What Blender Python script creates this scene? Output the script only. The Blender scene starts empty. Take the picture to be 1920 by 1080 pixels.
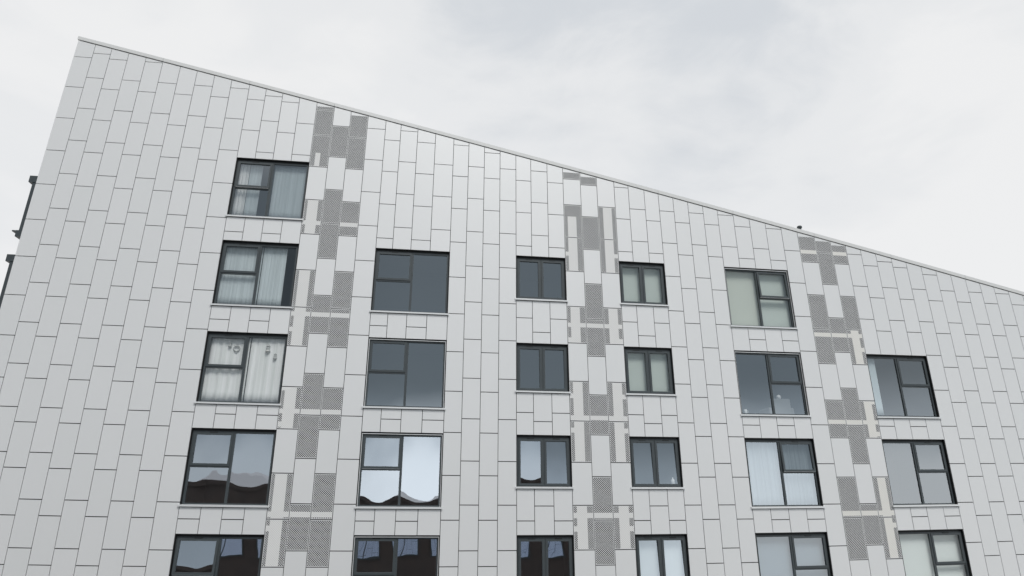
import bpy, math, random
from mathutils import Matrix, Vector
random.seed(7)
R = math.radians
sc = bpy.context.scene
EXPO = 0.65
G = 2 ** EXPO

# ------------------------------------------------------------------ camera
CAMZ = 12.0                      # height of the photographer above the ground
PM = 1.24                        # one cladding panel is 1.24 m tall
F0, YAW, PITCH, ROLL = 1186.1007, 0.13485213, 0.33652392, 0.00169497
D = PM / 0.06314266              # distance to the facade plane
def basis(yaw, pitch, roll):
    f = Vector((math.sin(yaw) * math.cos(pitch), math.cos(yaw) * math.cos(pitch), math.sin(pitch)))
    r = Vector((math.cos(yaw), -math.sin(yaw), 0)); u = r.cross(f)
    return (math.cos(roll) * r + math.sin(roll) * u, -math.sin(roll) * r + math.cos(roll) * u, f)
cr, cu, cf = basis(YAW, PITCH, ROLL)
cam_data = bpy.data.cameras.new('camera')
cam_data.sensor_width = 36.0; cam_data.lens = F0 / 1920 * 36.0
cam_data.clip_start = 0.1; cam_data.clip_end = 3000
cam = bpy.data.objects.new('camera', cam_data); sc.collection.objects.link(cam)
cam.matrix_world = Matrix(((cr.x, cu.x, -cf.x, 0), (cr.y, cu.y, -cf.y, 0), (cr.z, cu.z, -cf.z, CAMZ), (0, 0, 0, 1)))
sc.camera = cam

# ------------------------------------------------------------------ sky and light
SUN_EL, SUN_AZ = 55, 168         # azimuth clockwise from +Y: behind the photographer
world = bpy.data.worlds.new('World'); sc.world = world; world.use_nodes = True
nt = world.node_tree; nt.nodes.clear(); N = nt.nodes; LK = nt.links
def wn(t, **k):
    n = N.new(t)
    for a, b in k.items(): setattr(n, a, b)
    return n
out = wn('ShaderNodeOutputWorld')
sky = wn('ShaderNodeTexSky', sky_type='NISHITA', sun_disc=False, sun_elevation=R(SUN_EL), sun_rotation=R(SUN_AZ))
bg1 = wn('ShaderNodeBackground'); bg1.inputs[1].default_value = 0.1
LK.new(sky.outputs[0], bg1.inputs[0])
tc = wn('ShaderNodeTexCoord'); sep = wn('ShaderNodeSeparateXYZ'); LK.new(tc.outputs['Generated'], sep.inputs[0])
def wmath(op, a, b=None, c=None, clamp=False):
    n = wn('ShaderNodeMath', operation=op, use_clamp=clamp)
    for i, v in enumerate((a, b, c)):
        if v is None: continue
        if isinstance(v, (int, float)): n.inputs[i].default_value = v
        else: LK.new(v, n.inputs[i])
    return n.outputs[0]
def wramp(fac, pts):
    n = wn('ShaderNodeValToRGB'); n.color_ramp.interpolation = 'EASE'
    e = n.color_ramp.elements
    while len(e) < len(pts): e.new(0.5)
    for q, (p, c) in zip(e, pts):
        q.position = p; q.color = (*c, 1)
    LK.new(fac, n.inputs[0]); return n.outputs[0]
def wnoise(scale, detail, rough, dist, stretch=(1, 1, 2.2), off=(0, 0, 0)):
    m = wn('ShaderNodeMapping'); m.inputs['Scale'].default_value = stretch; m.inputs['Location'].default_value = off
    LK.new(tc.outputs['Generated'], m.inputs[0])
    n = wn('ShaderNodeTexNoise'); n.inputs['Scale'].default_value = scale; n.inputs['Detail'].default_value = detail
    n.inputs['Roughness'].default_value = rough; n.inputs['Distortion'].default_value = dist
    LK.new(m.outputs[0], n.inputs['Vector']); return n.outputs[0]
def lobe(px, py, width):         # soft patch of thicker cloud around one direction of the sky
    a, b = (px - 960) / F0, (540 - py) / F0
    d = (cf + cr * a + cu * b).normalized()
    n = wn('ShaderNodeVectorMath', operation='DOT_PRODUCT'); n.inputs[1].default_value = d
    LK.new(tc.outputs['Generated'], n.inputs[0])
    c = math.cos(R(width))
    return wmath('MULTIPLY_ADD', n.outputs['Value'], 1 / (1 - c), -c / (1 - c), clamp=True)
n1 = wnoise(2.6, 7, 0.52, 0.5)
grey = wmath('MAXIMUM', wmath('MAXIMUM', wmath('MULTIPLY', lobe(1500, -20, 24), 1.0), wmath('MULTIPLY', lobe(960, -60, 22), 0.95)), wmath('MULTIPLY', lobe(1640, 190, 11), 0.8))
n3 = wnoise(4.5, 8, 0.6, 0.9, off=(1.3, 0.2, 2.0))
bright = lobe(1800, 130, 9)
cloud = wmath('MULTIPLY_ADD', n1, 1.9, -0.82)
cloud = wmath('ADD', cloud, wmath('MULTIPLY', wmath('MULTIPLY', grey, n3), 1.15))
cloud = wmath('SUBTRACT', cloud, wmath('MULTIPLY', bright, 0.35), clamp=True)
front = wramp(cloud, [(0.0, (0.89, 0.893, 0.895)), (0.3, (0.84, 0.85, 0.86)), (1.0, (0.68, 0.71, 0.745))])
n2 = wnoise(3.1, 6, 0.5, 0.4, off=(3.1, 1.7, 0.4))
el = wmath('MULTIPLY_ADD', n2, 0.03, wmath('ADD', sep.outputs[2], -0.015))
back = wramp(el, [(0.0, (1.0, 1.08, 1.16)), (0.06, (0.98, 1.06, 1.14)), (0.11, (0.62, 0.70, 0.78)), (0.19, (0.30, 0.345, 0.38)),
                  (0.45, (0.29, 0.33, 0.36)), (0.62, (0.95, 0.97, 1.0)), (1.0, (1.1, 1.1, 1.1))])  # overhead end brightened, out of view, to light the wall
lf = wmath('MULTIPLY_ADD', sep.outputs[0], 1.0, 1.02, clamp=True)  # dims the unseen sky on the left, to darken that side of the wall
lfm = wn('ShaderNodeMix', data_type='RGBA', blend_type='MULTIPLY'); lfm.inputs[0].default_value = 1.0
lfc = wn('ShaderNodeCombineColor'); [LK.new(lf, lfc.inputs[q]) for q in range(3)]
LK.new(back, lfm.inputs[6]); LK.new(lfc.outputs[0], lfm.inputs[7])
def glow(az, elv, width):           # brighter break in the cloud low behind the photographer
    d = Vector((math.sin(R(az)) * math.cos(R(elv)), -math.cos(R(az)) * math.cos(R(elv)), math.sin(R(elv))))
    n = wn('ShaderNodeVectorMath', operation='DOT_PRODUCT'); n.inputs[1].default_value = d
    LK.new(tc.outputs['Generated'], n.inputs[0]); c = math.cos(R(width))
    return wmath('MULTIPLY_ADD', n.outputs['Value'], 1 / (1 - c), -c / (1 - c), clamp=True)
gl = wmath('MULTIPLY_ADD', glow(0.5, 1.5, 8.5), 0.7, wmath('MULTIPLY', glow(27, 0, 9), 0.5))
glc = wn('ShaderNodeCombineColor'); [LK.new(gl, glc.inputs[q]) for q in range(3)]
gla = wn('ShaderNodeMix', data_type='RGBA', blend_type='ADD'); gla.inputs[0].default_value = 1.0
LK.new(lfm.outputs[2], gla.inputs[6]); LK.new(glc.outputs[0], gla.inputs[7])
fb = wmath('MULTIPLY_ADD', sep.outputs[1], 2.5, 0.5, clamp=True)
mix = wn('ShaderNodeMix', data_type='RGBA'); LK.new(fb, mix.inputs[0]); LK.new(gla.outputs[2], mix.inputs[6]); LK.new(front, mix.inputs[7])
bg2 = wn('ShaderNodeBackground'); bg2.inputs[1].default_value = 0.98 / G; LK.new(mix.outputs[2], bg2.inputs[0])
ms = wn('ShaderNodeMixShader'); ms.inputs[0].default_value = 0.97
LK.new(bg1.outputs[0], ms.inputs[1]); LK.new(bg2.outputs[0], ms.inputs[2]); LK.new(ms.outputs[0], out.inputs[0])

sun_d = bpy.data.lights.new('sun', 'SUN'); sun_d.energy = 1.5; sun_d.angle = R(20); sun_d.color = (1.0, 0.985, 0.965)
sun = bpy.data.objects.new('sun', sun_d); sc.collection.objects.link(sun)
sdir = Vector((math.sin(R(SUN_AZ)) * math.cos(R(SUN_EL)), math.cos(R(SUN_AZ)) * math.cos(R(SUN_EL)), math.sin(R(SUN_EL))))
sun.rotation_euler = sdir.to_track_quat('Z', 'Y').to_euler(); sun.location = (0, -20, 60)
sc.view_settings.view_transform = 'Standard'; sc.view_settings.look = 'None'
sc.view_settings.exposure = EXPO; sc.view_settings.gamma = 1
sc.render.engine = 'CYCLES'
sc.cycles.max_bounces = 8; sc.cycles.transparent_max_bounces = 12

# ------------------------------------------------------------------ facade coordinates
# X, Z are counted in panel heights on the facade plane; the photographed setting-out
# lines bow very slightly, so the grid is laid out through a smooth bending function
FK, YK, PK, RK, KK, UK = 1198.6818, 0.13826398, 0.34789598, -2.815e-05, -0.03601840, 0.06382144604
kr, ku, kf = basis(YK, PK, RK)
def bend0(X, Z):
    p = Vector((X * UK, 1, Z * UK)); d = p.dot(kf); a = p.dot(kr) / d; b = p.dot(ku) / d
    s = 1 + KK * (a * a + b * b); a *= FK * s / F0; b *= FK * s / F0
    v = cf + cr * a + cu * b
    return v.x / v.y * D, v.z / v.y * D
def bend(X, Z):
    Xc = min(max(X, -10.8), 19.5); Zc = max(Z, -2.6)
    x, z = bend0(Xc, Zc)
    return x + (X - Xc) * PM, z + (Z - Zc) * PM + CAMZ
def roof(X): return 10.2948 - 0.222874 * X

LX = [-10.118, -9.627, -9.164, -8.682, -8.195, -7.723, -7.224, -6.748, -6.258, -5.771, -5.27, -4.8, -4.333, -3.856, -3.366, -2.876, -2.402, -1.919, -1.415, -0.984, -0.508, -0.004, 0.517, 0.948, 1.394, 1.84, 2.292, 2.719, 3.187, 3.642, 4.147, 4.626, 5.136, 5.554, 6.023, 6.444, 6.881, 7.32, 7.769, 8.208, 8.688, 9.174, 9.662, 10.147, 10.644, 11.177, 11.67, 12.145, 12.62, 13.098, 13.598, 14.072, 14.556, 15.039, 15.521, 16.002, 16.475, 16.949, 17.438, 17.927]
while len(LX) < 70: LX.append(LX[-1] + 0.483)
NC = len(LX) - 1
ZG = -CAMZ / PM                  # ground level in panel heights

# ------------------------------------------------------------------ materials
def mat(name, col, rough=0.5, metal=0.0, spec=0.5):
    m = bpy.data.materials.new(name); m.use_nodes = True
    b = m.node_tree.nodes['Principled BSDF']
    b.inputs['Base Color'].default_value = (*col, 1); b.inputs['Roughness'].default_value = rough
    b.inputs['Metallic'].default_value = metal; b.inputs['Specular IOR Level'].default_value = spec
    return m
def nodes(m): return m.node_tree.nodes, m.node_tree.links, m.node_tree.nodes['Principled BSDF']
def vary(m, c0, c1, scale=3.0, island=True, amount=0.5, bump=0.0):
    """colour between c0 and c1: one tone per loose panel plus a faint large mottling"""
    n, l, b = nodes(m)
    tc = n.new('ShaderNodeTexCoord'); nz = n.new('ShaderNodeTexNoise'); nz.inputs['Scale'].default_value = scale
    nz.inputs['Detail'].default_value = 5; l.new(tc.outputs['Object'], nz.inputs['Vector'])
    mx = n.new('ShaderNodeMix'); mx.data_type = 'RGBA'
    mx.inputs[6].default_value = (*c0, 1); mx.inputs[7].default_value = (*c1, 1)
    if island:
        g = n.new('ShaderNodeNewGeometry'); k = n.new('ShaderNodeMath'); k.operation = 'MULTIPLY_ADD'
        l.new(g.outputs['Random Per Island'], k.inputs[0]); k.inputs[1].default_value = amount
        k2 = n.new('ShaderNodeMath'); k2.operation = 'MULTIPLY'; k2.inputs[1].default_value = 1 - amount
        l.new(nz.outputs[0], k2.inputs[0]); l.new(k2.outputs[0], k.inputs[2]); l.new(k.outputs[0], mx.inputs[0])
    else: l.new(nz.outputs[0], mx.inputs[0])
    l.new(mx.outputs[2], b.inputs['Base Color'])
    if bump:
        bp = n.new('ShaderNodeBump'); bp.inputs['Strength'].default_value = bump; bp.inputs['Distance'].default_value = 0.02
        l.new(nz.outputs[0], bp.inputs['Height']); l.new(bp.outputs[0], b.inputs['Normal'])
    return m
PAN0, PAN1 = (0.668, 0.680, 0.682), (0.708, 0.713, 0.716)
M_panel = vary(mat('panel_paint', PAN1, 0.46, 0.16, 0.4), PAN0, PAN1, 0.6, True, 0.45)
M_band = mat('zinc_white_plate', (0.66, 0.655, 0.635), 0.5)
M_dark = mat('dark_cavity', (0.03, 0.032, 0.034), 0.9)
M_frame = vary(mat('anthracite_frame', (0.048, 0.058, 0.062), 0.42), (0.042, 0.052, 0.056), (0.055, 0.066, 0.071), 5, False)
M_gasket = mat('black_gasket', (0.008, 0.009, 0.010), 0.6)
M_alu = mat('mill_aluminium', (0.72, 0.73, 0.73), 0.35, 0.35)
M_coping = vary(mat('coping_metal', (0.6, 0.61, 0.6), 0.4), (0.58, 0.59, 0.58), (0.64, 0.645, 0.64), 1.2, True, 0.6)
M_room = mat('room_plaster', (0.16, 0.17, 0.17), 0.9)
M_reveal = mat('reveal_metal', (0.025, 0.03, 0.032), 0.5)

def holes(n, l, pitch, rad):
    """0/1 mask of a staggered round-hole punching pattern"""
    tc = n.new('ShaderNodeTexCoord'); sx = n.new('ShaderNodeSeparateXYZ'); l.new(tc.outputs['Object'], sx.inputs[0])
    cb = n.new('ShaderNodeCombineXYZ'); l.new(sx.outputs[0], cb.inputs[0]); l.new(sx.outputs[2], cb.inputs[1])
    res = []
    for off in (0.0, 0.5):
        ma = n.new('ShaderNodeVectorMath'); ma.operation = 'MULTIPLY_ADD'
        ma.inputs[1].default_value = (1 / pitch, 1 / pitch, 0); ma.inputs[2].default_value = (off, off, 0); l.new(cb.outputs[0], ma.inputs[0])
        fr = n.new('ShaderNodeVectorMath'); fr.operation = 'FRACTION'; l.new(ma.outputs[0], fr.inputs[0])
        ds = n.new('ShaderNodeVectorMath'); ds.operation = 'DISTANCE'; ds.inputs[1].default_value = (0.5, 0.5, 0); l.new(fr.outputs[0], ds.inputs[0])
        res.append(ds.outputs['Value'])
    mn = n.new('ShaderNodeMath'); mn.operation = 'MINIMUM'; l.new(res[0], mn.inputs[0]); l.new(res[1], mn.inputs[1])
    lt = n.new('ShaderNodeMath'); lt.operation = 'LESS_THAN'; lt.inputs[1].default_value = rad; l.new(mn.outputs[0], lt.inputs[0])
    return lt.outputs[0]
HP, HR = 0.060, 0.30
M_perf = vary(mat('perforated_sheet', PAN1, 0.45), PAN0, PAN1, 0.6, False)
n, l, b = nodes(M_perf)
tr = n.new('ShaderNodeBsdfTransparent'); mxs = n.new('ShaderNodeMixShader')
l.new(holes(n, l, HP, HR), mxs.inputs[0]); l.new(b.outputs[0], mxs.inputs[1]); l.new(tr.outputs[0], mxs.inputs[2])
l.new(mxs.outputs[0], n['Material Output'].inputs[0])
def backed(name, c0, c1):          # punched sheet with a pale duct or board close behind the holes
    m = vary(mat(name, c0, 0.5), c0, c1, 2.5, False)
    n, l, b = nodes(m); src = b.inputs['Base Color'].links[0].from_socket
    mx = n.new('ShaderNodeMix'); mx.data_type = 'RGBA'; mx.blend_type = 'MULTIPLY'; mx.inputs[7].default_value = (0.76, 0.76, 0.76, 1)
    l.new(holes(n, l, HP, 0.2), mx.inputs[0]); l.new(src, mx.inputs[6]); l.new(mx.outputs[2], b.inputs['Base Color'])
    return m
M_backed = backed('perforated_sheet_backed', (0.67, 0.675, 0.668), (0.715, 0.716, 0.705))
M_backed2 = backed('perforated_sheet_backed_cream', (0.68, 0.675, 0.645), (0.74, 0.73, 0.69))

def glass(name, refl, tint=(0.90, 0.96, 1.0), wave=0.0):
    m = bpy.data.materials.new(name); m.use_nodes = True
    n, l = m.node_tree.nodes, m.node_tree.links; n.clear()
    o = n.new('ShaderNodeOutputMaterial'); g = n.new('ShaderNodeBsdfGlossy'); g.inputs['Roughness'].default_value = 0.0
    g.inputs['Color'].default_value = (*tint, 1)
    t = n.new('ShaderNodeBsdfTransparent'); t.inputs[0].default_value = (0.93, 0.94, 0.935, 1)
    mx = n.new('ShaderNodeMixShader'); mx.inputs[0].default_value = refl
    l.new(t.outputs[0], mx.inputs[1]); l.new(g.outputs[0], mx.inputs[2]); l.new(mx.outputs[0], o.inputs[0])
    if wave:
        tc = n.new('ShaderNodeTexCoord'); mp = n.new('ShaderNodeMapping'); mp.inputs['Scale'].default_value = (1, 1, 0.8)
        nz = n.new('ShaderNodeTexNoise'); nz.inputs['Scale'].default_value = 1.6; nz.inputs['Detail'].default_value = 1.2
        bp = n.new('ShaderNodeBump'); bp.inputs['Strength'].default_value = 1.0; bp.inputs['Distance'].default_value = wave
        l.new(tc.outputs['Object'], mp.inputs[0]); l.new(mp.outputs[0], nz.inputs['Vector']); l.new(nz.outputs[0], bp.inputs['Height'])
        l.new(bp.outputs[0], g.inputs['Normal'])
    return m
M_glass = glass('window_glass', 0.36, wave=0.0008)
M_glass3 = glass('clear_glass', 0.15, wave=0.0008)
M_glass4 = glass('neutral_glass', 0.38, (0.97, 0.975, 0.97), wave=0.001)
M_glass2 = glass('window_glass_coated', 0.46, (0.88, 0.94, 1.0), wave=0.0015)

def fabric(name, col, scale=14):
    m = mat(name, col, 0.9, 0, 0.1); n, l, b = nodes(m)
    tc = n.new('ShaderNodeTexCoord'); mp = n.new('ShaderNodeMapping'); mp.inputs['Scale'].default_value = (scale, scale, 0.35)
    nz = n.new('ShaderNodeTexNoise'); nz.inputs['Scale'].default_value = 1; nz.inputs['Detail'].default_value = 4
    rp = n.new('ShaderNodeValToRGB'); rp.color_ramp.elements[0].position = 0.3; rp.color_ramp.elements[1].position = 0.7
    rp.color_ramp.elements[0].color = (*[c * 0.88 for c in col], 1); rp.color_ramp.elements[1].color = (*[min(c * 1.1, 0.9) for c in col], 1)
    l.new(tc.outputs['Object'], mp.inputs[0]); l.new(mp.outputs[0], nz.inputs['Vector']); l.new(nz.outputs[0], rp.inputs[0])
    l.new(rp.outputs[0], b.inputs['Base Color'])
    return m
M_white = fabric('white_curtain', (0.84, 0.86, 0.84)); M_net = fabric('grey_net_curtain', (0.56, 0.62, 0.64))
M_streak = fabric('streaked_voile', (0.24, 0.28, 0.30), 9)
M_blindg = mat('grey_green_blind', (0.60, 0.64, 0.58), 0.9); M_blinds = mat('sage_blind', (0.56, 0.62, 0.58), 0.9)
M_blindw = mat('white_blind', (0.60, 0.65, 0.66), 0.9); M_blindb = mat('pale_blue_blind', (0.50, 0.60, 0.68), 0.9)
M_cream = mat('ornament_grey', (0.45, 0.46, 0.45), 0.7); M_ceramic = mat('white_ceramic', (0.85, 0.86, 0.86), 0.25)
M_seat = mat('grey_upholstery', (0.30, 0.31, 0.31), 0.9)

# ------------------------------------------------------------------ mesh helpers
class MB:
    def __init__(s): s.v = []; s.f = []; s.m = []
    def add(s, vs, fs, mi=0):
        k = len(s.v); s.v += vs; s.f += [tuple(i + k for i in f) for f in fs]; s.m += [mi] * len(fs)
    def box(s, x0, x1, y0, y1, z0, z1, mi=0):           # plain metres
        s.add([(x, y, z) for z in (z0, z1) for y in (y0, y1) for x in (x0, x1)],
              [(0, 2, 3, 1), (4, 5, 7, 6), (0, 1, 5, 4), (2, 6, 7, 3), (0, 4, 6, 2), (1, 3, 7, 5)], mi)
    def fbox(s, X0, X1, Z0, Z1, y0, y1, mi=0, Z0b=None, Z1b=None, lean=None):
        """box on the facade: X, Z in panel heights (right ends may differ), y in metres behind the facade"""
        Z0b = Z0 if Z0b is None else Z0b; Z1b = Z1 if Z1b is None else Z1b
        vs = []
        for (za, zb) in ((Z0, Z0b), (Z1, Z1b)):
            for y in (y0, y1):
                for X, Z in ((X0, za), (X1, zb)):
                    x, z = bend(X, Z); vs.append((x, D + y - (lean(Z) if lean else 0), z))
        s.add(vs, [(0, 2, 3, 1), (4, 5, 7, 6), (0, 1, 5, 4), (2, 6, 7, 3), (0, 4, 6, 2), (1, 3, 7, 5)], mi)
    def build(s, name, mats, parent=None, org=(0, 0, 0), smooth=False):
        me = bpy.data.meshes.new(name)
        me.from_pydata([(a - org[0], b - org[1], c - org[2]) for a, b, c in s.v], [], s.f)
        for m in (mats if isinstance(mats, (list, tuple)) else [mats]): me.materials.append(m)
        for p, i in zip(me.polygons, s.m): p.material_index = i; p.use_smooth = smooth
        me.update()
        o = bpy.data.objects.new(name, me); sc.collection.objects.link(o)
        if parent: o.parent = parent
        else: o.location = org
        return o
def tag(o, label=None, cat=None, group=None, kind=None):
    if label: o['label'] = label
    if cat: o['category'] = cat
    if group: o['group'] = group
    if kind: o['kind'] = kind
    return o
ORG = (0.0, D, 0.0)

# ------------------------------------------------------------------ ground (one sheet) and street
g = MB(); g.add([(-400, -400, 0), (400, -400, 0), (400, 400, 0), (-400, 400, 0)], [(0, 1, 2, 3)])
M_ground = vary(mat('paving', (0.3, 0.3, 0.29), 0.8), (0.36, 0.36, 0.35), (0.44, 0.435, 0.42), 0.8, False, bump=0.3)
tag(g.build('ground', M_ground), kind='structure')
M_asph = vary(mat('asphalt', (0.05, 0.05, 0.05), 0.85), (0.04, 0.04, 0.042), (0.06, 0.06, 0.06), 4, False, bump=0.3)
g = MB(); g.add([(-200, 5, 0.004), (200, 5, 0.004), (200, 13, 0.004), (-200, 13, 0.004)], [(0, 1, 2, 3)])
tag(g.build('road', M_asph), kind='structure')

# ------------------------------------------------------------------ the building
bld = bpy.data.objects.new('apartment_building', None); sc.collection.objects.link(bld); bld.location = ORG
tag(bld, 'pale grey panel-clad apartment block with a steeply sloping roofline and dark framed windows', 'building')
DEPTH = 13.0
ROWT = [9.10, 6.680, 4.262, 1.945, -0.360]
TALL = [1.725, 1.728, 1.720, 1.695, 1.69]; SHORT = [0, 1.228, 1.240, 1.225, 1.22]
STK = {'A': (10, 14, 0), 'B': (18, 22, 1), 'C': (26, 29, 1), 'D': (32, 35, 1), 'E': (39, 43, 1), 'F': (47, 51, 2)}
WIN = {}
for k, (c0, c1, r0) in STK.items():
    for r in range(r0, 5):
        h = (SHORT if k in 'CD' else TALL)[r]
        WIN[k + str(r)] = (c0, c1, ROWT[r] - h, ROWT[r] + (0.02 if k == 'F' and r == 2 else 0))
SILLH = 0.062 / PM
def blocked(c):
    return [(zb - SILLH, zt, k) for k, (c0, c1, zb, zt) in WIN.items() if c0 <= c < c1]
# joints between stacked windows (position within the spandrel -> joint height)
SP = {}
def sp(keys, rows, cols, z):
    for c in cols: SP.setdefault((keys, rows, c), []).append(z)
for k, r, cols, z in [('A', 0, (10, 12), 6.92), ('A', 1, (10, 12), 4.565), ('A', 2, (11, 13), 2.275), ('A', 3, (10, 12), -0.05),
                      ('B', 1, (18, 20), 4.565), ('B', 2, (19, 21), 2.25), ('B', 3, (18, 20), -0.06),
                      ('C', 1, (26, 28), 4.93), ('C', 1, (27,), 4.556), ('C', 2, (26, 28), 2.485), ('C', 2, (27,), 2.27), ('C', 3, (27,), 0.285), ('C', 3, (26, 28), -0.05),
                      ('D', 1, (32, 34), 4.937), ('D', 1, (33,), 4.57), ('D', 2, (32, 34), 2.485), ('D', 2, (33,), 2.27), ('D', 3, (33,), 0.285), ('D', 3, (32, 34), -0.05),
                      ('E', 1, (40, 42), 4.58), ('E', 2, (39, 41), 2.27), ('E', 3, (40, 42), -0.057),
                      ('F', 2, (47, 49), 2.286), ('F', 3, (48, 50), -0.036)]:
    sp(k, r, cols, z)
# perforated cells: column -> [(top, bottom, backed strip (u0,u1) or None, z where strip starts)]
L = (0.17, 0.74); RR = (0.27, 0.78); LL = (0.18, 0.69)
PERF = {14: [(99, 10.78, None), (10.78, 9.97, None), (9.97, 8.97, 'patch'), (7.97, 6.97, L), (5.97, 4.97, L), (4.97, 3.97, L), (2.97, 1.97, L), (0.97, -0.03, L), (-0.03, -1.03, L)],
        15: [(10.3, 9.3, None), (8.3, 7.3, None), (7.3, 6.3, None), (5.3, 4.3, None), (3.3, 2.3, None), (2.3, 1.3, None), (0.3, -0.7, None)],
        16: [(99, 9.97, None), (9.97, 8.97, None), (7.97, 6.97, None), (5.97, 4.97, None), (4.97, 3.97, None), (2.97, 1.97, None), (0.97, -0.03, None), (-0.03, -1.03, None)],
        29: [(99, 9.117, None), (8.3, 7.3, 'half'), (7.3, 6.3, LL), (5.3, 4.3, LL), (3.3, 2.3, LL), (2.3, 1.3, LL), (0.3, -0.7, LL)],
        30: [(99, 8.97, None), (7.97, 6.97, None), (5.97, 4.97, None), (4.97, 3.97, None), (2.97, 1.97, None), (0.97, -0.03, None), (-0.03, -1.03, None)],
        31: [(8.3, 7.3, RR), (7.3, 6.3, RR), (5.3, 4.3, RR), (3.3, 2.3, RR), (2.3, 1.3, RR), (0.3, -0.7, RR)],
        44: [(99, 6.97, None), (5.97, 4.97, None), (4.97, 3.97, None), (2.97, 1.97, None), (0.97, -0.03, None), (-0.03, -1.03, None)],
        45: [(99, 7.3, None), (7.3, 6.3, None), (5.3, 4.3, None), (3.3, 2.3, None), (2.3, 1.3, None), (0.3, -0.7, None)],
        46: [(99, 6.97, None), (5.97, 4.97, None), (4.97, 3.97, RR), (2.97, 1.97, RR), (0.97, -0.03, RR), (-0.03, -1.03, RR)]}
BANDS = [(7.35, 7.235), (4.85, 4.735), (2.44, 2.33), (0.13, 0.012)]
BREAKS = [(t + 0.19, t + 0.07) for t in ROWT] + [(2.99, 2.87), (-1.62, -1.74)]

def joints(c):
    xm = (LX[c] + LX[c + 1]) / 2; top = roof(xm); ph = 0.966 if c % 2 == 0 else 0.302
    out = []
    k = 13
    while k + ph > ZG - 1:
        z = k + ph; k -= 1
        if z > top + 0.06: continue
        if z > top - 0.1: z -= 0.178
        if c == 29 and abs(z - 9.302) < 0.01: z = 9.117
        out.append(z)
    return out
clad = MB(); cavity = MB()
GV, GH = 0.0085 / PM, 0.012 / PM
perf_list = []
for c in range(NC):
    x0, x1 = LX[c] + GV, LX[c + 1] - GV
    if c == 0: x0 = LX[0]
    js = joints(c); bl = sorted(blocked(c), reverse=True)
    # intervals of solid wall from the top down
    segs = []; top = None
    for zb, zt, k in bl:
        segs.append((top, zt, k, segs and 1)); top = zb
    segs.append((top, ZG + 0.35, None, 0))
    for i, (ta, tb, k, _) in enumerate(segs):
        upper = ta
        between = ta is not None and k is not None
        if between:
            prev = bl[i - 1][2]; jj = SP.get((prev[0], int(prev[1]), c), [])
        else: jj = [z for z in js if (ta is None or z < ta - 0.06) and z > tb + 0.06]
        edges = [ta] + jj + [tb]
        for a, bz in zip(edges[:-1], edges[1:]):
            if a is None:
                ta0, ta1 = roof(LX[c]) - 0.024, roof(LX[c + 1]) - 0.024
            else:
                ta0 = ta1 = a - (GH if a != ta else 0.004)
            zb_ = bz + (GH if bz != tb else 0.0)
            cell = None
            for pc in PERF.get(c, []):
                if abs(bz - pc[1]) < 0.08 and (a is None) == (pc[0] == 99): cell = pc
            dy = random.uniform(0, 0.003)
            if cell: perf_list.append((c, x0, x1, ta0, ta1, zb_, cell, a))
            else: clad.fbox(x0, x1, zb_, ta0, dy, 0.035, 0, Z1b=ta1)
        # backing behind this stretch of column
        if ta is None: a0, a1 = roof(LX[c]) - 0.02, roof(LX[c + 1]) - 0.02
        else: a0 = a1 = ta + SILLH * 0.5
        cavity.fbox(LX[c], LX[c + 1], tb, a0, 0.15, 0.30, 0, Z1b=a1)
clad.build('cladding', M_panel, bld, ORG)
cavity.build('backing_wall', M_dark, bld, ORG)

# perforated panels, each one a part
for (c, x0, x1, t0, t1, zb, cell, a) in perf_list:
    W = x1 - x0; zt = min(t0, t1)
    us = {0.0, 0.02, 0.98, 1.0}; strip = cell[2]
    su = None; s_top = 99; s_bot = -99
    if strip == 'patch': su = (0.26, 0.54); s_top, s_bot = 9.40, 9.0
    elif strip == 'half': su = (0.19, 0.69); s_top = 7.94
    elif strip: su = strip
    if su: us |= set(su)
    narrow = None
    if strip and strip != 'patch' and strip != 'half': narrow = 'L' if c in (14, 29) else 'R'
    zs = {zb, zb + 0.012, zt - 0.012, zt}
    cuts = [bd for bd in BANDS if not (bd[0] > 7 and c not in (14, 16, 44, 46))]
    for lo, hi in [(bd[1], bd[0]) for bd in cuts + (BREAKS if narrow else [])] + [(s_bot, s_top)]:
        for z in (lo, hi):
            if zb + 0.03 < z < zt - 0.03: zs.add(z)
    us = sorted(us); zs = sorted(zs); pm = MB()
    for i in range(len(us) - 1):
        for j in range(len(zs) - 1):
            uc, zc = (us[i] + us[i + 1]) / 2, (zs[j] + zs[j + 1]) / 2
            mi = 0
            if uc < 0.02 or uc > 0.98 or zc < zb + 0.012 or zc > zt - 0.012: mi = 1
            elif any(bd[1] < zc < bd[0] for bd in cuts): mi = 2
            elif su and su[0] < uc < su[1] and s_bot < zc < s_top: mi = 2
            elif narrow and any(bd[1] < zc < bd[0] for bd in BREAKS) and ((narrow == 'L' and uc < su[0]) or (narrow == 'R' and uc > su[1])): mi = 2
            X0, X1 = x0 + W * us[i], x0 + W * us[i + 1]
            tops = (zs[j + 1], zs[j + 1]); 
            if j == len(zs) - 2 and a is None:      # cut along the roofline
                tops = (t0 + (t1 - t0) * us[i], t0 + (t1 - t0) * us[i + 1])
            vs = []
            for X, Z in ((X0, zs[j]), (X1, zs[j]), (X1, tops[1]), (X0, tops[0])):
                x, z = bend(X, Z); vs.append((x, D + 0.002, z))
            if j == 0 or j == len(zs) - 2 or i == 0 or i == len(us) - 2 or mi:
                vb = [(p[0], D + 0.005, p[2]) for p in vs]
                pm.add(vs + vb, [(0, 1, 2, 3), (7, 6, 5, 4), (0, 4, 5, 1), (1, 5, 6, 2), (2, 6, 7, 3), (3, 7, 4, 0)] if mi else [(0, 1, 2, 3)], mi)
            else: pm.add(vs, [(0, 1, 2, 3)], mi)
    pm.build('perforated_panel', [M_perf, M_panel, M_backed if c < 40 else M_backed2], bld, ORG)

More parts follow.
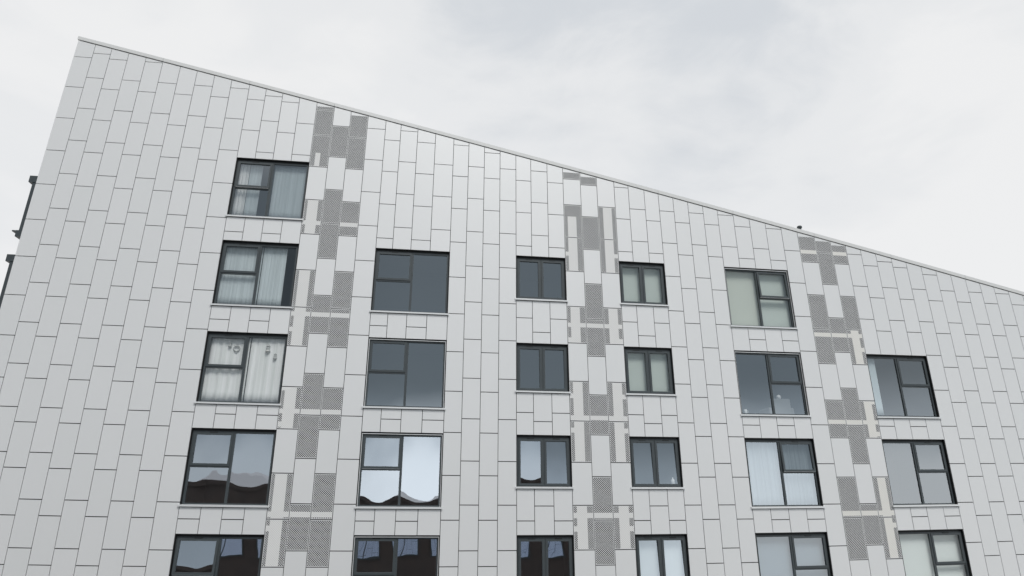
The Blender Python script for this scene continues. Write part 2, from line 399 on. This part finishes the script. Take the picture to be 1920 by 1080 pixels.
# roof, coping and the other walls
cop = MB()
step = [LX[0] - 0.03] + [LX[i] for i in range(5, NC, 5)] + [LX[-1] + 0.03]
for i, (a, b_) in enumerate(zip(step[:-1], step[1:])):
    sub = [a + (b_ - a) * q / 4 for q in range(5)]
    prof = [(-0.022, 0.0), (-0.022, 0.105), (0.40, 0.13), (0.40, 0.0)]
    vs = []
    for X in sub:
        g0 = 0.003 if X in (a, b_) else 0
        Xa = X + (g0 if X == a else -g0)
        for y, dz in prof:
            x, z = bend(Xa, roof(Xa) + dz); vs.append((x, D + y, z))
    fs = []
    for q in range(4):
        for w in range(4): fs.append((q * 4 + w, q * 4 + (w + 1) % 4, q * 4 + 4 + (w + 1) % 4, q * 4 + 4 + w))
    fs += [(3, 2, 1, 0), (16, 17, 18, 19)]
    cop.add(vs, fs)
cop.build('coping', M_coping, bld, ORG)
rf = MB(); sw = MB()
for i in range(0, NC, 3):
    a, b_ = LX[i], LX[min(i + 3, NC)]
    rf.fbox(a, b_, roof(a) - 0.15, roof(a) - 0.02, 0.405, DEPTH, 0, roof(b_) - 0.15, roof(b_) - 0.02)
M_roof = vary(mat('roof_membrane', (0.25, 0.26, 0.27), 0.7), (0.22, 0.23, 0.24), (0.28, 0.29, 0.3), 1, False)
rf.build('roof', M_roof, bld, ORG)
def side_wall(X, sgn):
    x, _ = bend(X, 5); zt = roof(X) - 0.05
    y = 0.035; k = 0
    while y < DEPTH:
        y2 = min(y + 0.594, DEPTH); z = zt; ph = 0.966 if k % 2 else 0.302
        js = [q + ph for q in range(13, -10, -1) if ZG + 0.2 < q + ph < zt - 0.1] + [ZG + 0.02]
        for j in js:
            pts = []
            for (yy, ZZ) in ((y, j + GH), (y2 - 0.01, j + GH), (y2 - 0.01, z), (y, z)):
                for dx in (0, sgn * 0.03):
                    xx, zz = bend(X, ZZ); pts.append((xx + dx, D + yy, zz))
            sw.add(pts, [(0, 2, 4, 6), (7, 5, 3, 1), (0, 1, 3, 2), (2, 3, 5, 4), (4, 5, 7, 6), (6, 7, 1, 0)])
            z = j - GH
        y = y2; k += 1
side_wall(LX[0], 1); side_wall(LX[-1], -1)
sw.build('side_cladding', M_panel, bld, ORG)
core = MB()
xl, xr = bend(LX[0], 0)[0] + 0.06, bend(LX[-1], 0)[0] - 0.06
zl, zr = bend(LX[0], roof(LX[0]) - 0.1)[1], bend(LX[-1], roof(LX[-1]) - 0.1)[1]
yb = D + DEPTH
for (xa, xb) in ((xl, xl + 0.2), (xr - 0.2, xr)):
    zz = zl if xa == xl else zr
    core.box(xa, xb, D + 0.30, yb, 0, zz - 0.3)
core.add([(xl, yb, 0), (xr, yb, 0), (xr, yb, zr), (xl, yb, zl), (xl, yb - 0.2, 0), (xr, yb - 0.2, 0), (xr, yb - 0.2, zr - .3), (xl, yb - 0.2, zl - .3)],
         [(0, 1, 2, 3), (4, 7, 6, 5), (0, 3, 7, 4), (1, 5, 6, 2), (3, 2, 6, 7)])
core.build('core_wall', mat('render_coat', (0.45, 0.45, 0.44), 0.9), bld, ORG)
pl = MB(); pl.fbox(LX[0], LX[-1], ZG, ZG + 0.33, 0.0, 0.3); pl.build('plinth', mat('plinth_stone', (0.2, 0.2, 0.2), 0.8), bld, ORG)

# ------------------------------------------------------------------ windows
m_ = 1 / PM
TILT = {'A0': 1.8, 'E1': 3.5, 'E3': 3.6, 'A4': 5.0, 'B3': 0.8}       # casements standing open, degrees
LEANP = {'C3': (0.0, 2.6), 'D3': (2.1, 2.1), 'C2': (1, 1), 'D2': (1, 1), 'D4': (3.2, 3.2), 'F3': (0.5, 2.0)}
BULGE = {'A3': 0.0040, 'B3': 0.0050, 'A4': 0.002, 'B4': 0.0018, 'C4': 0.003, 'C3': 0.003}
GL2 = {'A3', 'B3', 'C3', 'B4', 'C4', 'A4', 'E4'}
WORDS = {'A': 'far left', 'B': 'left of centre', 'C': 'centre left', 'D': 'centre right', 'E': 'right', 'F': 'far right'}
def make_window(key):
    c0, c1, zb, zt = WIN[key]; st, row = key[0], int(key[1])
    X0, X1 = LX[c0] + 0.004, LX[c1] - 0.004; W = (X1 - X0) * PM; H = (zt - zb) * PM
    def B(mb, a0, a1, b0, b1, y0, y1, mi=0, lean=None):
        mb.fbox(X0 + a0 * m_, X0 + a1 * m_, zb + b0 * m_, zb + b1 * m_, y0, y1, mi, lean=lean)
    fr = MB(); HG = 0.072 if key not in ('B2', 'B3', 'B4', 'E1', 'E2') else 0.055; S = 0.02                       # gaps at head and sides
    FY0, FY1 = 0.085, 0.15; FW = 0.055
    # reveal lining (black) and outer frame
    B(fr, -0.004, W + 0.004, H - 0.012, H, 0.03, 0.30, 1); B(fr, 0, 0.012, 0, H - 0.012, 0.012, 0.30, 1); B(fr, W - 0.012, W, 0, H - 0.012, 0.012, 0.30, 1)
    B(fr, 0.012, S, 0.0, H - HG, FY0 + 0.02, FY1, 1); B(fr, W - S, W - 0.012, 0.0, H - HG, FY0 + 0.02, FY1, 1); B(fr, 0.012, W - 0.012, H - HG, H - 0.012, FY0 + 0.02, FY1, 1)
    B(fr, S, S + FW, 0, H - HG, FY0, FY1); B(fr, W - S - FW, W - S, 0, H - HG, FY0, FY1)
    B(fr, S + FW, W - S - FW, H - HG - FW, H - HG, FY0, FY1); B(fr, S + FW, W - S - FW, 0, 0.05, FY0, FY1)
    split = 'L' if st in 'AB' else ('R' if st in 'EF' else None)
    mid = W / 2; MW = 0.035
    B(fr, mid - MW, mid + MW, 0.05, H - HG - FW, FY0, FY1)
    tz = H * 0.5 - 0.01
    panes = []; cas = []
    Lx, Rx = (S + FW, mid - MW), (mid + MW, W - S - FW); top = H - HG - FW
    if split:
        sx = Lx if split == 'L' else Rx; ox = Rx if split == 'L' else Lx
        B(fr, sx[0], sx[1], tz - 0.03, tz + 0.03, FY0, FY1)
        cas.append((sx[0], sx[1], tz + 0.03, top)); panes.append((sx[0], sx[1], 0.05, tz - 0.03)); panes.append((ox[0], ox[1], 0.05, top))
    else: cas += [(Lx[0], Lx[1], 0.05, top), (Rx[0], Rx[1], 0.05, top)]
    w = fr.build('window', [M_frame, M_gasket], bld, ORG)
    w['label'] = 'dark framed window, %s stack, row %d from the top' % (WORDS[st], row + 1)
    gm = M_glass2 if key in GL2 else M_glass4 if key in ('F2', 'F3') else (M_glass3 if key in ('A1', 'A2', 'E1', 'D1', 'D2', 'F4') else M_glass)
    def pane(a0, a1, b0, b1, y, lean=None, parent=w, name='pane'):
        mb = MB(); n = 10; bz = BULGE.get(key, 0.001) * min(1.0, (a1 - a0) * (b1 - b0) / 1.9); vs = []
        for j in range(n + 1):
            for i in range(n + 1):
                u, v = i / n, j / n; X = X0 + (a0 + (a1 - a0) * u) * m_; Z = zb + (b0 + (b1 - b0) * v) * m_
                x, z = bend(X, Z); uu, vv = 2 * u - 1, 2 * v - 1
                vs.append((x, D + y + bz * (1 - uu * uu) * (1 - vv * vv) - (lean(Z) if lean else 0), z))
        mb.add(vs, [(j * (n + 1) + i, j * (n + 1) + i + 1, (j + 1) * (n + 1) + i + 1, (j + 1) * (n + 1) + i) for j in range(n) for i in range(n)])
        return mb.build(name, gm, parent, ORG, smooth=True)
    for a0, a1, b0, b1 in panes: pane(a0, a1, b0, b1, 0.118)
    tilt = TILT.get(key, 0.0); lp = LEANP.get(key, (0.3, 0.3) if row in (1, 2) else (0, 0))
    for i, (a0, a1, b0, b1) in enumerate(cas):
        t = math.tan(R(tilt)); ztop = zb + b1 * m_
        lean = (lambda Z, t=t, q=ztop: max(0.0, (q - Z) * PM) * t) if tilt else None
        cb = MB(); CW = 0.052; y0, y1 = 0.066, 0.13
        o_ = 0.012
        B(cb, a0 - o_, a0 + CW, b0 - o_, b1 + o_, y0, y1, 0, lean); B(cb, a1 - CW, a1 + o_, b0 - o_, b1 + o_, y0, y1, 0, lean)
        B(cb, a0 + CW, a1 - CW, b1 - CW, b1 + o_, y0, y1, 0, lean); B(cb, a0 + CW, a1 - CW, b0 - o_, b0 + CW, y0, y1, 0, lean)
        if tilt:                                           # bare aluminium lower edge of the open sash
            B(cb, a0, a1, b0 - 0.02, b0 - o_, y0 + 0.006, y1, 1, lean)
        s_ = cb.build('casement', [M_frame, M_alu], w, ORG)
        if tilt: s_['label'] = 'casement standing open at its lower edge'
        gl = lp[i] if i < len(lp) else 0; tg = math.tan(R(gl)) + t
        leang = (lambda Z, t=tg, q=ztop: max(0.0, (q - Z) * PM) * t - (b1 - b0) * math.tan(R(gl)) * 0.5)
        pane(a0 + CW, a1 - CW, b0 + CW, b1 - CW, 0.105, leang if tg else None)
        tv = MB(); ac = (a0 + a1) / 2
        B(tv, ac - 0.11, ac + 0.11, b1 + 0.008, b1 + 0.030, 0.060, 0.084)
        tv.build('trickle_vent', M_gasket, w, ORG)
    if key in ('B2', 'B3', 'B4', 'E1', 'E2'):                                         # bright aluminium edge trims of the reveal
        tm = MB()
        B(tm, 0.014, W - 0.014, H - 0.060, H - 0.042, 0.030, 0.060)
        B(tm, 0.014, 0.030, 0.0, H - 0.060, 0.030, 0.060); B(tm, W - 0.030, W - 0.014, 0.0, H - 0.060, 0.030, 0.060)
        tm.build('edge_trim', M_alu, w, ORG)
    sl = MB(); E_ = 0.05
    vs = []
    for a in (-E_, W + E_):
        for y, dz in ((-0.045, -0.050), (-0.045, 0.000), (0.105, 0.012), (0.105, -0.030), (-0.030, -0.040)):
            x, z = bend(X0 + a * m_, zb + dz * m_); vs.append((x, D + y, z))
    sl.add(vs, [(0, 1, 6, 5), (1, 2, 7, 6), (2, 3, 8, 7), (3, 4, 9, 8), (4, 0, 5, 9), (0, 4, 3, 2, 1), (5, 6, 7, 8, 9)])
    sl.build('sill', M_alu, w, ORG)
    # the room behind
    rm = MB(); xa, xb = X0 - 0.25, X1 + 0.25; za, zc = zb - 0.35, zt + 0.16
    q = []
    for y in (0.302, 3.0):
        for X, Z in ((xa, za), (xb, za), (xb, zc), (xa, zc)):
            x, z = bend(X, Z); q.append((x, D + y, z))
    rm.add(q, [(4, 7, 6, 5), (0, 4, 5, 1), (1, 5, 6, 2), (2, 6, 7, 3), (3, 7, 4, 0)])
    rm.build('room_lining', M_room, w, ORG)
    return X0, zb, W, H
WI = {k: make_window(k) for k in WIN}

# ------------------------------------------------------------------ curtains, blinds and small things behind the glass
def place(key, u, b, y):
    X0, zb, W, H = WI[key]; x, z = bend(X0 + u * W * m_, zb + b * m_); return x, D + y, z
def curtain(key, u0, u1, material, label, cat='curtain', v0=0.0, v1=1.0, folds=0.11, amp=0.02, y=0.24, name='curtain', lean=0.0, group=None):
    X0, zb, W, H = WI[key]; mb = MB(); n = max(8, int((u1 - u0) * W / folds * 8)) if amp else 1
    ox, oy, oz = place(key, u0, v0 * H, y); ph = random.random() * 6; vs = []
    nz = 6 if amp else 1
    for j in range(nz + 1):
        v = v0 + (v1 - v0) * j / nz
        for i in range(n + 1):
            u = u0 + (u1 - u0) * i / n + lean * (j / nz)
            s = (u - u0) * W / folds * 2 * math.pi
            dy = amp * (math.sin(s + ph) + 0.5 * math.sin(1.7 * s + 2 * ph) + 0.3 * math.sin(0.37 * s + j * 0.4))
            x, yy, z = place(key, u, v * H, y); vs.append((x, yy + dy, z))
    fs = [(j * (n + 1) + i, j * (n + 1) + i + 1, (j + 1) * (n + 1) + i + 1, (j + 1) * (n + 1) + i) for j in range(nz) for i in range(n)]
    k = len(vs); vs += [(a, b_ + 0.006, c) for a, b_, c in vs]
    fs2 = [tuple(reversed([q + k for q in f])) for f in fs]
    rim = []
    for i in range(n): rim += [(i + 1, i, i + k, i + 1 + k), (nz * (n + 1) + i, nz * (n + 1) + i + 1, nz * (n + 1) + i + 1 + k, nz * (n + 1) + i + k)]
    for j in range(nz): a, b_ = j * (n + 1), (j + 1) * (n + 1); rim += [(a, b_, b_ + k, a + k), (b_ + n, a + n, a + n + k, b_ + n + k)]
    mb.add(vs, fs + fs2 + rim)
    return tag(mb.build(name, material, None, (ox, oy, oz), smooth=bool(amp)), label, cat, group)
curtain('A0', 0.02, 0.17, M_white, 'bright white curtain bunched at the left side of the topmost window')
curtain('A0', 0.18, 0.35, M_net, 'narrow grey net curtain beside the bunched white one in the topmost window', amp=0.003)
curtain('A0', 0.52, 1.0, M_net, 'wide blue-grey net curtain across the right pane of the topmost window', amp=0.003, v1=0.93)
curtain('A1', 0.0, 0.52, M_net, 'pale net curtain over the left panes of the far left window in row two', amp=0.004)
curtain('A1', 0.53, 0.84, M_net, 'pale net curtain drawn partly across the right pane, far left window in row two', amp=0.005)
curtain('A2', 0.0, 0.53, M_white, 'white draped curtain behind the hanging ring ornament', amp=0.012, folds=0.26, y=0.2)
curtain('A2', 0.54, 1.0, M_white, 'white curtain in the right half of the far left window in row three', amp=0.010, folds=0.24, y=0.2)
curtain('E3', 0.0, 0.5, M_streak, 'streaked pale voile curtain in the wide pane of the right-hand window in row four', amp=0.018, folds=0.16)
curtain('E3', 0.5, 1.0, M_streak, 'thin voile curtain behind the open sash of the right-hand window in row four', amp=0.014, folds=0.13)
curtain('E1', 0.0, 0.5, M_blindg, 'flat grey-green roller blind drawn over the wide pane of the highest right-hand window', 'blind', amp=0, name='roller_blind')
curtain('E1', 0.505, 1.0, M_blinds, 'grey roller blind behind the open sash of the highest right-hand window', 'blind', amp=0, name='roller_blind')
curtain('D1', 0.0, 1.0, M_blinds, 'pale green-grey blind in the centre right window of row two', 'blind', amp=0, name='roller_blind')
curtain('D2', 0.0, 1.0, M_blinds, 'pale green-grey blind in the centre right window of row three', 'blind', amp=0, name='roller_blind')
curtain('D4', 0.0, 1.0, M_blindw, 'white blind in the lowest centre right window', 'blind', amp=0, name='roller_blind')
curtain('F4', 0.0, 1.0, mat('bright_blind', (0.80, 0.85, 0.83), 0.9), 'white blind in the lowest far right window', 'blind', amp=0, name='roller_blind')
curtain('E4', 0.0, 1.0, M_blindb, 'blue-grey blind in the lowest window of the right stack', 'blind', amp=0, name='roller_blind')
curtain('F2', -0.02, 0.19, mat('pale_blue_cloth', (0.78, 0.88, 0.92), 0.9), 'narrow pale blue panel curtain at the left edge of the highest far right window', 'curtain', amp=0.002, name='curtain')

def torus(name, c, r, t, material, label, cat):
    mb = MB(); vs = []; n1, n2 = 20, 8
    for i in range(n1):
        a = 2 * math.pi * i / n1
        for j in range(n2):
            q = 2 * math.pi * j / n2; rr = r + t * math.cos(q)
            vs.append((c[0] + rr * math.cos(a), c[1] + t * math.sin(q), c[2] + rr * math.sin(a)))
    mb.add(vs, [(i * n2 + j, ((i + 1) % n1) * n2 + j, ((i + 1) % n1) * n2 + (j + 1) % n2, i * n2 + (j + 1) % n2) for i in range(n1) for j in range(n2)])
    return tag(mb.build(name, material, None, c, smooth=True), label, cat)
def lathe(mb, c, prof, n=16, mi=0):
    vs = [(c[0] + r * math.cos(2 * math.pi * i / n), c[1] + r * math.sin(2 * math.pi * i / n), c[2] + z) for r, z in prof for i in range(n)]
    fs = [(j * n + i, j * n + (i + 1) % n, (j + 1) * n + (i + 1) % n, (j + 1) * n + i) for j in range(len(prof) - 1) for i in range(n)]
    fs += [tuple(range(n - 1, -1, -1)), tuple((len(prof) - 1) * n + i for i in range(n))]
    mb.add(vs, fs, mi)
torus('ring_ornament', place('A2', 0.37, 1.66, 0.175), 0.085, 0.02, M_cream, 'grey ring ornament hanging in the upper left pane of the curtained window', 'ornament')
for key, u, b_, s, lb in (('A2', 0.28, 1.74, 0.8, 'small grey lantern ornament hanging left of the ring ornament'),
                          ('A2', 0.76, 1.64, 1.25, 'largest grey lantern ornament hanging in the wide curtained pane'),
                          ('A2', 0.86, 1.42, 0.95, 'small grey lantern ornament hanging lowest, at the right of the wide curtained pane')):
    c = place(key, u, b_, 0.175); mb = MB()
    lathe(mb, c, [(0.003 * s, 0.16 * s), (0.05 * s, 0.10 * s), (0.03 * s, 0.085 * s), (0.045 * s, 0.05 * s), (0.045 * s, 0.0), (0.065 * s, -0.03 * s), (0.003 * s, -0.10 * s)], 12)
    tag(mb.build('lantern_ornament', M_cream, None, c, smooth=False), lb, 'ornament', 'ornaments hanging in the curtained window')
# things on the sills
c = place('E2', 0.12, 0.055, 0.27); mb = MB()
lathe(mb, c, [(0.035, 0), (0.045, 0.02), (0.047, 0.15), (0.040, 0.15), (0.038, 0.03)], 18)
mug = mb.build('mug', M_ceramic, None, c, smooth=True); tag(mug, 'white mug on the sill of the dark right-hand window in row three', 'mug')
c2 = (0.06, 0, 0.08); hb = MB()
for i in range(9):
    a = -math.pi / 2 + math.pi * i / 8; cx, cz = 0.045 + 0.04 * math.cos(a), 0.08 + 0.045 * math.sin(a)
    hb.v += [(cx - 0.006, -0.008, cz), (cx + 0.006, -0.008, cz), (cx + 0.006, 0.008, cz), (cx - 0.006, 0.008, cz)]
    if i:
        k = (i - 1) * 4
        for w in range(4): hb.f.append((k + w, k + (w + 1) % 4, k + 4 + (w + 1) % 4, k + 4 + w)); hb.m.append(0)
hb.build('handle', M_ceramic, mug)
def armchair(key, u, y, label):
    c = place(key, u, -0.35, y); r = bpy.data.objects.new('armchair', None); sc.collection.objects.link(r); r.location = c
    tag(r, label, 'armchair')
    def soft(name, x0, x1, y0, y1, z0, z1):
        me = bpy.data.meshes.new(name); mb = MB(); mb.box(x0, x1, y0, y1, z0, z1)
        o = mb.build(name, M_seat, r); m = o.modifiers.new('b', 'BEVEL'); m.width = 0.05; m.segments = 4
        for p in o.data.polygons: p.use_smooth = True
    soft('seat', -0.35, 0.35, -0.1, 0.5, 0.15, 0.45); soft('backrest', -0.35, 0.35, -0.22, -0.08, 0.2, 0.98)
    soft('armrest', -0.46, -0.34, -0.2, 0.5, 0.15, 0.68); soft('armrest', 0.34, 0.46, -0.2, 0.5, 0.15, 0.68)
    for sx in (-0.38, 0.38):
        for sy in (-0.14, 0.42):
            mb = MB(); lathe(mb, (sx, sy, 0), [(0.02, 0), (0.03, 0.16)], 8); mb.build('leg', M_gasket, r)
armchair('E2', 0.72, 0.7, 'grey armchair with its back to the dark right-hand window in row three')
c = place('E2', 0.72, 0.62, 0.60); mb = MB()
lathe(mb, c, [(0.01, -0.01), (0.05, 0.0), (0.075, 0.04), (0.08, 0.08), (0.055, 0.13), (0.01, 0.15)], 16)
tag(mb.build('soft_ball', M_ceramic, None, c, smooth=True), 'small pale ball resting on top of the armchair back', 'ball')
c = place('D3', 0.86, 0.06, 0.22); mb = MB(); lathe(mb, c, [(0.05, 0), (0.055, 0.01), (0.055, 0.17), (0.03, 0.19), (0.02, 0.2), (0.02, 0.24)], 16)
tag(mb.build('bottle', M_ceramic, None, c, smooth=True), 'squat white bottle on the sill of the centre right window in row four', 'bottle')

# ------------------------------------------------------------------ side windows on the left wall, seen edge-on
for zt, zb in ((8.19, 6.66), (6.00, 4.42)):
    x, _ = bend(LX[0], (zt + zb) / 2)
    sd = MB(); y0, y1 = 0.03, 2.0
    def sb(mb, Xa, Xb, Za, Zb_, ya, yc, mi=0): mb.fbox(LX[0] - Xb, LX[0] - Xa, Za, Zb_, ya, yc, mi)
    sb(sd, 0.0, 0.10, zb, zt - 0.18, y0, y0 + 0.06); sb(sd, 0.0, 0.10, zb, zt - 0.18, y1 - 0.06, y1)
    sb(sd, 0.0, 0.05, zt - 0.24, zt - 0.18, y0 + 0.06, y1 - 0.06)
    s_ = sd.build('side_window', M_frame, bld, ORG)
    s_['label'] = 'dark window surround projecting from the left side wall'
    hb = MB(); sb(hb, 0.0, 0.20, zt - 0.18, zt, y0 - 0.02, y1 + 0.02); hb.build('shutter_box', M_frame, s_, ORG)
    gp = MB(); sb(gp, 0.01, 0.03, zb, zt - 0.24, y0 + 0.06, y1 - 0.06); gp.build('pane', M_glass, s_, ORG)
    bb = MB(); sb(bb, 0.0, 0.16, zb - 0.17, zb, y0, y1); sb(bb, 0.161, 0.26, zb - 0.035, zb - 0.005, y0, y1); bb.build('sill', M_frame, s_, ORG)

# vent on the roof edge
X = 10.86; x, z = bend(X, roof(X) + 0.0); c = (x, D + 0.2, z + 0.15); mb = MB()
lathe(mb, c, [(0.055, 0), (0.055, 0.16)], 16); v = mb.build('vent_pipe', M_frame, None, c); tag(v, 'small dark vent pipe poking above the sloping roof edge', 'vent')
mb = MB(); lathe(mb, (0, 0, 0), [(0.03, 0.155), (0.09, 0.16), (0.09, 0.22), (0.06, 0.245), (0.01, 0.25)], 16); mb.build('cap', M_frame, v)

# ------------------------------------------------------------------ brick building across the street, mirrored in the lower windows
M_brick = vary(mat('brown_brick', (0.085, 0.06, 0.05), 0.9), (0.048, 0.043, 0.042), (0.10, 0.072, 0.062), 1.5, False)
M_owin = glass('far_glass', 0.92, (0.60, 0.70, 0.92)); M_inner = mat('dark_interior', (0.03, 0.035, 0.04), 0.9)
def opposite(x0, x1, y, top, label, wins, wz):
    o = bpy.data.objects.new('brick_building', None); sc.collection.objects.link(o); o.location = (x0, y, 0); tag(o, label, 'building')
    w = MB(); w.box(x0, x1, y - 9, y, 0, top); w.box(x0 - .1, x1 + .1, y - 9.1, y + .12, top, top + .25, 0)
    w.build('wall', M_brick, o, (x0, y, 0))
    fr = MB(); xx = x0 + 0.8
    while xx + wins < x1 - 0.5:
        for za, zb_ in wz:
            f = MB(); f.box(xx, xx + wins, y + 0.0, y + 0.09, za, za + 0.08); f.box(xx, xx + wins, y, y + 0.09, zb_ - 0.08, zb_)
            f.box(xx, xx + .07, y, y + 0.09, za + .08, zb_ - .08); f.box(xx + wins - .07, xx + wins, y, y + 0.09, za + .08, zb_ - .08)
            f.box(xx + wins / 2 - .03, xx + wins / 2 + .03, y, y + 0.09, za + .08, zb_ - .08)
            k = f.build('window', M_frame, o, (x0, y, 0))
            p = MB(); p.add([(xx + .07, y + .05, za + .08), (xx + wins - .07, y + .05, za + .08), (xx + wins - .07, y + .05, zb_ - .08), (xx + .07, y + .05, zb_ - .08)], [(3, 2, 1, 0)])
            p.build('pane', M_owin, k, (x0, y, 0))
        xx += wins + 0.75
opposite(-34, -9, -12, CAMZ + 1.6, 'dark brown brick building across the street, mirrored in the far left lower windows', 2.3, [(CAMZ - 3.4, CAMZ - 1.3), (CAMZ - 7, CAMZ - 4.9)])
opposite(-8.6, 3.5, -12, CAMZ + 0.75, 'lowest brown brick building across the street, mirrored left of centre', 2.1, [(CAMZ - 3.4, CAMZ - 1.2), (CAMZ - 7, CAMZ - 4.9)])
def far_block(x0, x1, y, eave, ridge, label):
    o = bpy.data.objects.new('pale_building', None); sc.collection.objects.link(o); o.location = (x0, y, 0); tag(o, label, 'building')
    w = MB(); w.box(x0, x1, y - 10, y, 0, eave); w.build('wall', M_pale, o, (x0, y, 0))
    r_ = MB(); xm = (x0 + x1) / 2
    r_.add([(x0 - .3, y + .3, eave), (x1 + .3, y + .3, eave), (x1 + .3, y - 10.3, eave), (x0 - .3, y - 10.3, eave), (xm - .8, y - 4, ridge), (xm + .8, y - 4, ridge)],
           [(0, 1, 5, 4), (1, 2, 5), (2, 3, 4, 5), (3, 0, 4), (3, 2, 1, 0)])
    r_.build('roof', M_slate, o, (x0, y, 0))
M_pale = mat('pale_render', (0.62, 0.60, 0.61), 0.9); M_slate = mat('pale_slate', (0.42, 0.42, 0.44), 0.7)
far_block(-27, -19.5, -45, CAMZ + 2.6, CAMZ + 4.6, 'pale rendered house far behind the brick row, mirrored in the left window of row four')
far_block(-5, 2.5, -45, CAMZ + 1.3, CAMZ + 2.4, 'pale rendered house far behind the brick row, mirrored left of centre')
opposite(3.9, 14, -13, CAMZ + 2.2, 'narrowest brown brick building across the street, mirrored in the central lower windows', 1.6, [(CAMZ - 3.6, CAMZ - 1.3), (CAMZ - 7, CAMZ - 4.9)])
